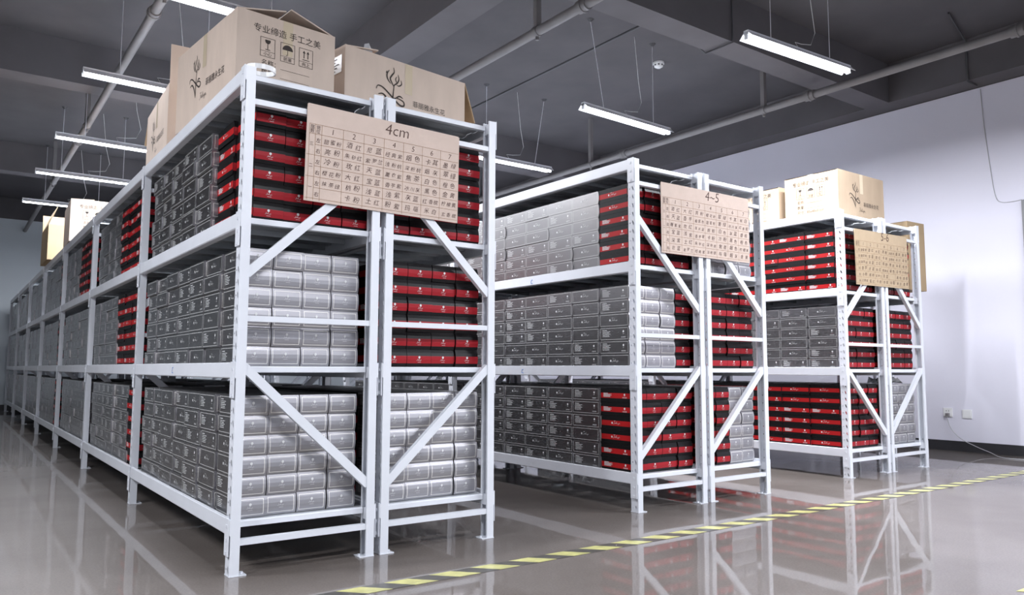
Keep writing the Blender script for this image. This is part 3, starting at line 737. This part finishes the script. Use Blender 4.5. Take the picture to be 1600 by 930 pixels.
sign('cardboard_sign', 'handwritten cardboard chart titled 4~5 on the middle row of racks', (2.43, 1.470), (.815, .004), .420, .043, '4~5',
     (('酒红', '天蓝', '糖果紫', '宝蓝', '深紫', '尼蓝'), ('大红', '香芋', '玫红', '浅紫', '土红', '紫罗兰'), ('亮粉', '烟紫色', '浅天蓝', '香芋紫', '朱砂红', '经典紫'), ('樱花粉', '甜蜜粉', '桃粉', '卡粉', '深粉桃', '浅粉桃'),
      ('翠绿', '墨绿', '白色', '冷粉', '焦茶', '玛瑙'), ('卡其', '冰川灰', '灰蓝', '黑色', '烟色', '烟灰'), ('米白', '红香槟', '香槟', '橙色', '柠檬黄', '金黄')), 6, .085, '')
sign('cardboard_sign', 'smallest handwritten cardboard chart, titled 5-6, on the farthest racks', (4.65, 1.440), (.785, .012), .430, .128, '5-6',
     (('甜蜜粉', '樱花粉', '抹茶绿', '香芋', '冷粉', '玄香槟'), ('酒红', '宝蓝', '天蓝', '尼蓝', '桃粉', '紫红'), ('大红', '玫红', '土红', '朱红', '紫罗兰', '卡粉'), ('亮粉', '卡粉', '亮粉', '经典紫', '浅蓝', '粉紫'),
      ('深粉桃', '浅粉桃', '焦茶', '烟色', '', '玛瑙'), ('烟灰', '冰川', '灰蓝', '白色', '黑色', '米白'), ('墨绿', '翠绿', '橙色', '柠檬黄', '香槟', '金黄')), 6, .095, '', board=SIGN_TAN)

# white strap ring lying on the corner post
b = MB(); R_ = .052; n = 28
for rr0, rr1, z0, z1 in ((R_ - .004, R_, 0, .02),):
    vs = []; fs = []
    for i in range(n):
        a = 2 * math.pi * i / n
        for r_, z_ in ((rr0, z0), (rr1, z0), (rr1, z1), (rr0, z1)): vs.append((r_ * 1.15 * math.cos(a), r_ * math.sin(a), z_))
    for i in range(n):
        for k in range(4): fs.append((i * 4 + k, i * 4 + (k + 1) % 4, ((i + 1) % n) * 4 + (k + 1) % 4, ((i + 1) % n) * 4 + k))
    b.faces(vs, fs, 0, False)
o = b.build('strap_ring', [WHITEP]); o.location = (.072, .052, 2.002); o.rotation_euler = (math.radians(2), 0, 0)
tag(o, 'white plastic strap ring on top of the nearest corner post', 'ring')

# blue marks on the beams
def mark(x, y, z, s, label):
    b = MB(); pl = Plane(b, (0, 0, 0), (0, -1, 0), (0, 0, 1), .0006)
    pl.stroke([(.9, 1.0), (.3, .95), (.1, .5), (.05, .1), (.5, 0), (.9, .05)], .0035, (0, 0), s, 4, False)
    o = b.build('pen_mark', [BLUEPEN]); o.location = (x, y, z)
    tag(o, label, 'mark')
mark(-.0045, 1.03, .765, .026, 'small blue pen mark on the middle beam of the nearest rack')
mark(2.216, 1.12, .765, .022, 'small blue pen mark on the lower middle beam of the second row')
mark(2.216, 1.02, 1.357, .022, 'small blue pen mark on the upper beam of the second row')

# ------------------------------------------------------------------ floor tapes
def hazard(label, x0, x1, y0, y1, per=.19):
    t = thing('floor_tape', label, 'tape', (x0, y0, 0))
    n = int((x1 - x0) / per)
    for mi, nm, mt, off in ((0, 'yellow_stripe', TAPEY, 0), (1, 'black_stripe', TAPEK, per * .52)):
        for k in range(n):
            a = k * per + off; w = per * (.52 if mi == 0 else .48); s = .085 * ((y1 - y0) / .09)
            b = MB(); b.faces([(a + s, 0, .0012), (a + s + w, 0, .0012), (a + w, y1 - y0, .0012), (a, y1 - y0, .0012)], [(0, 1, 2, 3)])
            b.faces([(a + s, 0, .0002), (a + s + w, 0, .0002), (a + w, y1 - y0, .0002), (a, y1 - y0, .0002)], [(3, 2, 1, 0)])
            b.build(nm, [mt], t)
hazard('yellow and black striped tape on the glossy floor before the racks', -.127, 7.0, -.490, -.400)
o_ = COL.objects[-1]
hazard('second striped tape, only a corner showing at bottom right', 2.24, 6.9, -1.90, -1.81)

# ------------------------------------------------------------------ sockets and cables on the right wall
def wallplate(y, z, label, socket):
    t = thing('wall_socket' if socket else 'blank_wall_plate', label, 'socket' if socket else 'wall plate', (7.2, y, z))
    b = MB(); b.box(-.010, 0, -.043, .043, -.043, .043); b.build('face_plate', [WHITEP], t)
    b = MB(); b.box(-.0125, -.010, -.034, .034, -.034, .034); b.build('insert', [WHITEP], t)
    if socket:
        b = MB(); b.box(-.0135, -.0125, -.014, -.010, .008, .020); b.box(-.0135, -.0125, .010, .014, .008, .020); b.build('pin_slot', [DARKM], t)
wallplate(.68, .375, 'white power socket with a grey plug, low on the white wall', True)
wallplate(.50, .366, 'white blank plate right of the plugged power socket', False)
t = thing('plug_and_cable', 'grey plug and thin cable hanging from the socket to the floor', 'cable', (7.187, .675, .355))
b = MB(); b.box(-.034, 0, -.014, .014, -.016, .012); b.build('plug', [PIPEM], t)
def cable(nm, pts, r, mt, parent=None):
    P = [Vector(p) for p in pts]; P = [P[0]] + P + [P[-1]]; out = []
    for i in range(1, len(P) - 2):
        for k in range(6):
            q = k / 6
            out.append(0.5 * ((2 * P[i]) + (-P[i - 1] + P[i + 1]) * q + (2 * P[i - 1] - 5 * P[i] + 4 * P[i + 1] - P[i + 2]) * q * q + (-P[i - 1] + 3 * P[i] - 3 * P[i + 1] + P[i + 2]) * q ** 3))
    out.append(P[-1]); b = MB(); b.tube(out, r, 6); return b.build(nm, [mt], parent)
CAB = mat('cable_grey', (0.45, 0.45, 0.47), 0.5)
cable('cord', [(-.03, 0, -.01), (-.035, -.03, -.12), (-.05, -.12, -.22), (-.08, -.28, -.29), (-.16, -.44, -.33), (-.30, -.58, -.349), (-.33, -.75, -.350), (-.25, -1.3, -.350)], .0035, CAB, t)
o = cable('wall_cable', [(7.196, .225, 3.56), (7.196, .21, 3.2), (7.196, .17, 2.7), (7.196, .14, 2.46), (7.196, .09, 2.40), (7.196, .0, 2.39), (7.196, -.08, 2.395)], .0035, CAB)
tag(o, 'thin pale cable running down the white wall then along the door top', 'cable')

# crumpled clear plastic on the low grey boxes of the farthest rack
b = MB(); n = 9
gv = [[(i * .035 + random.uniform(-.008, .008), j * .03 + random.uniform(-.008, .008), random.uniform(.0, .06) * (1 if 0 < i < n - 1 else .2)) for i in range(n)] for j in range(6)]
b.faces([p for r_ in gv for p in r_], [(j * n + i, j * n + i + 1, (j + 1) * n + i + 1, (j + 1) * n + i) for j in range(5) for i in range(n - 1)])
o = b.build('crumpled_plastic_bag', [PLAST]); o.location = (5.20, .235, LEV[0] + 6 * PZ + .003)
tag(o, 'crumpled clear plastic bag on the grey boxes of the farthest rack', 'plastic bag')
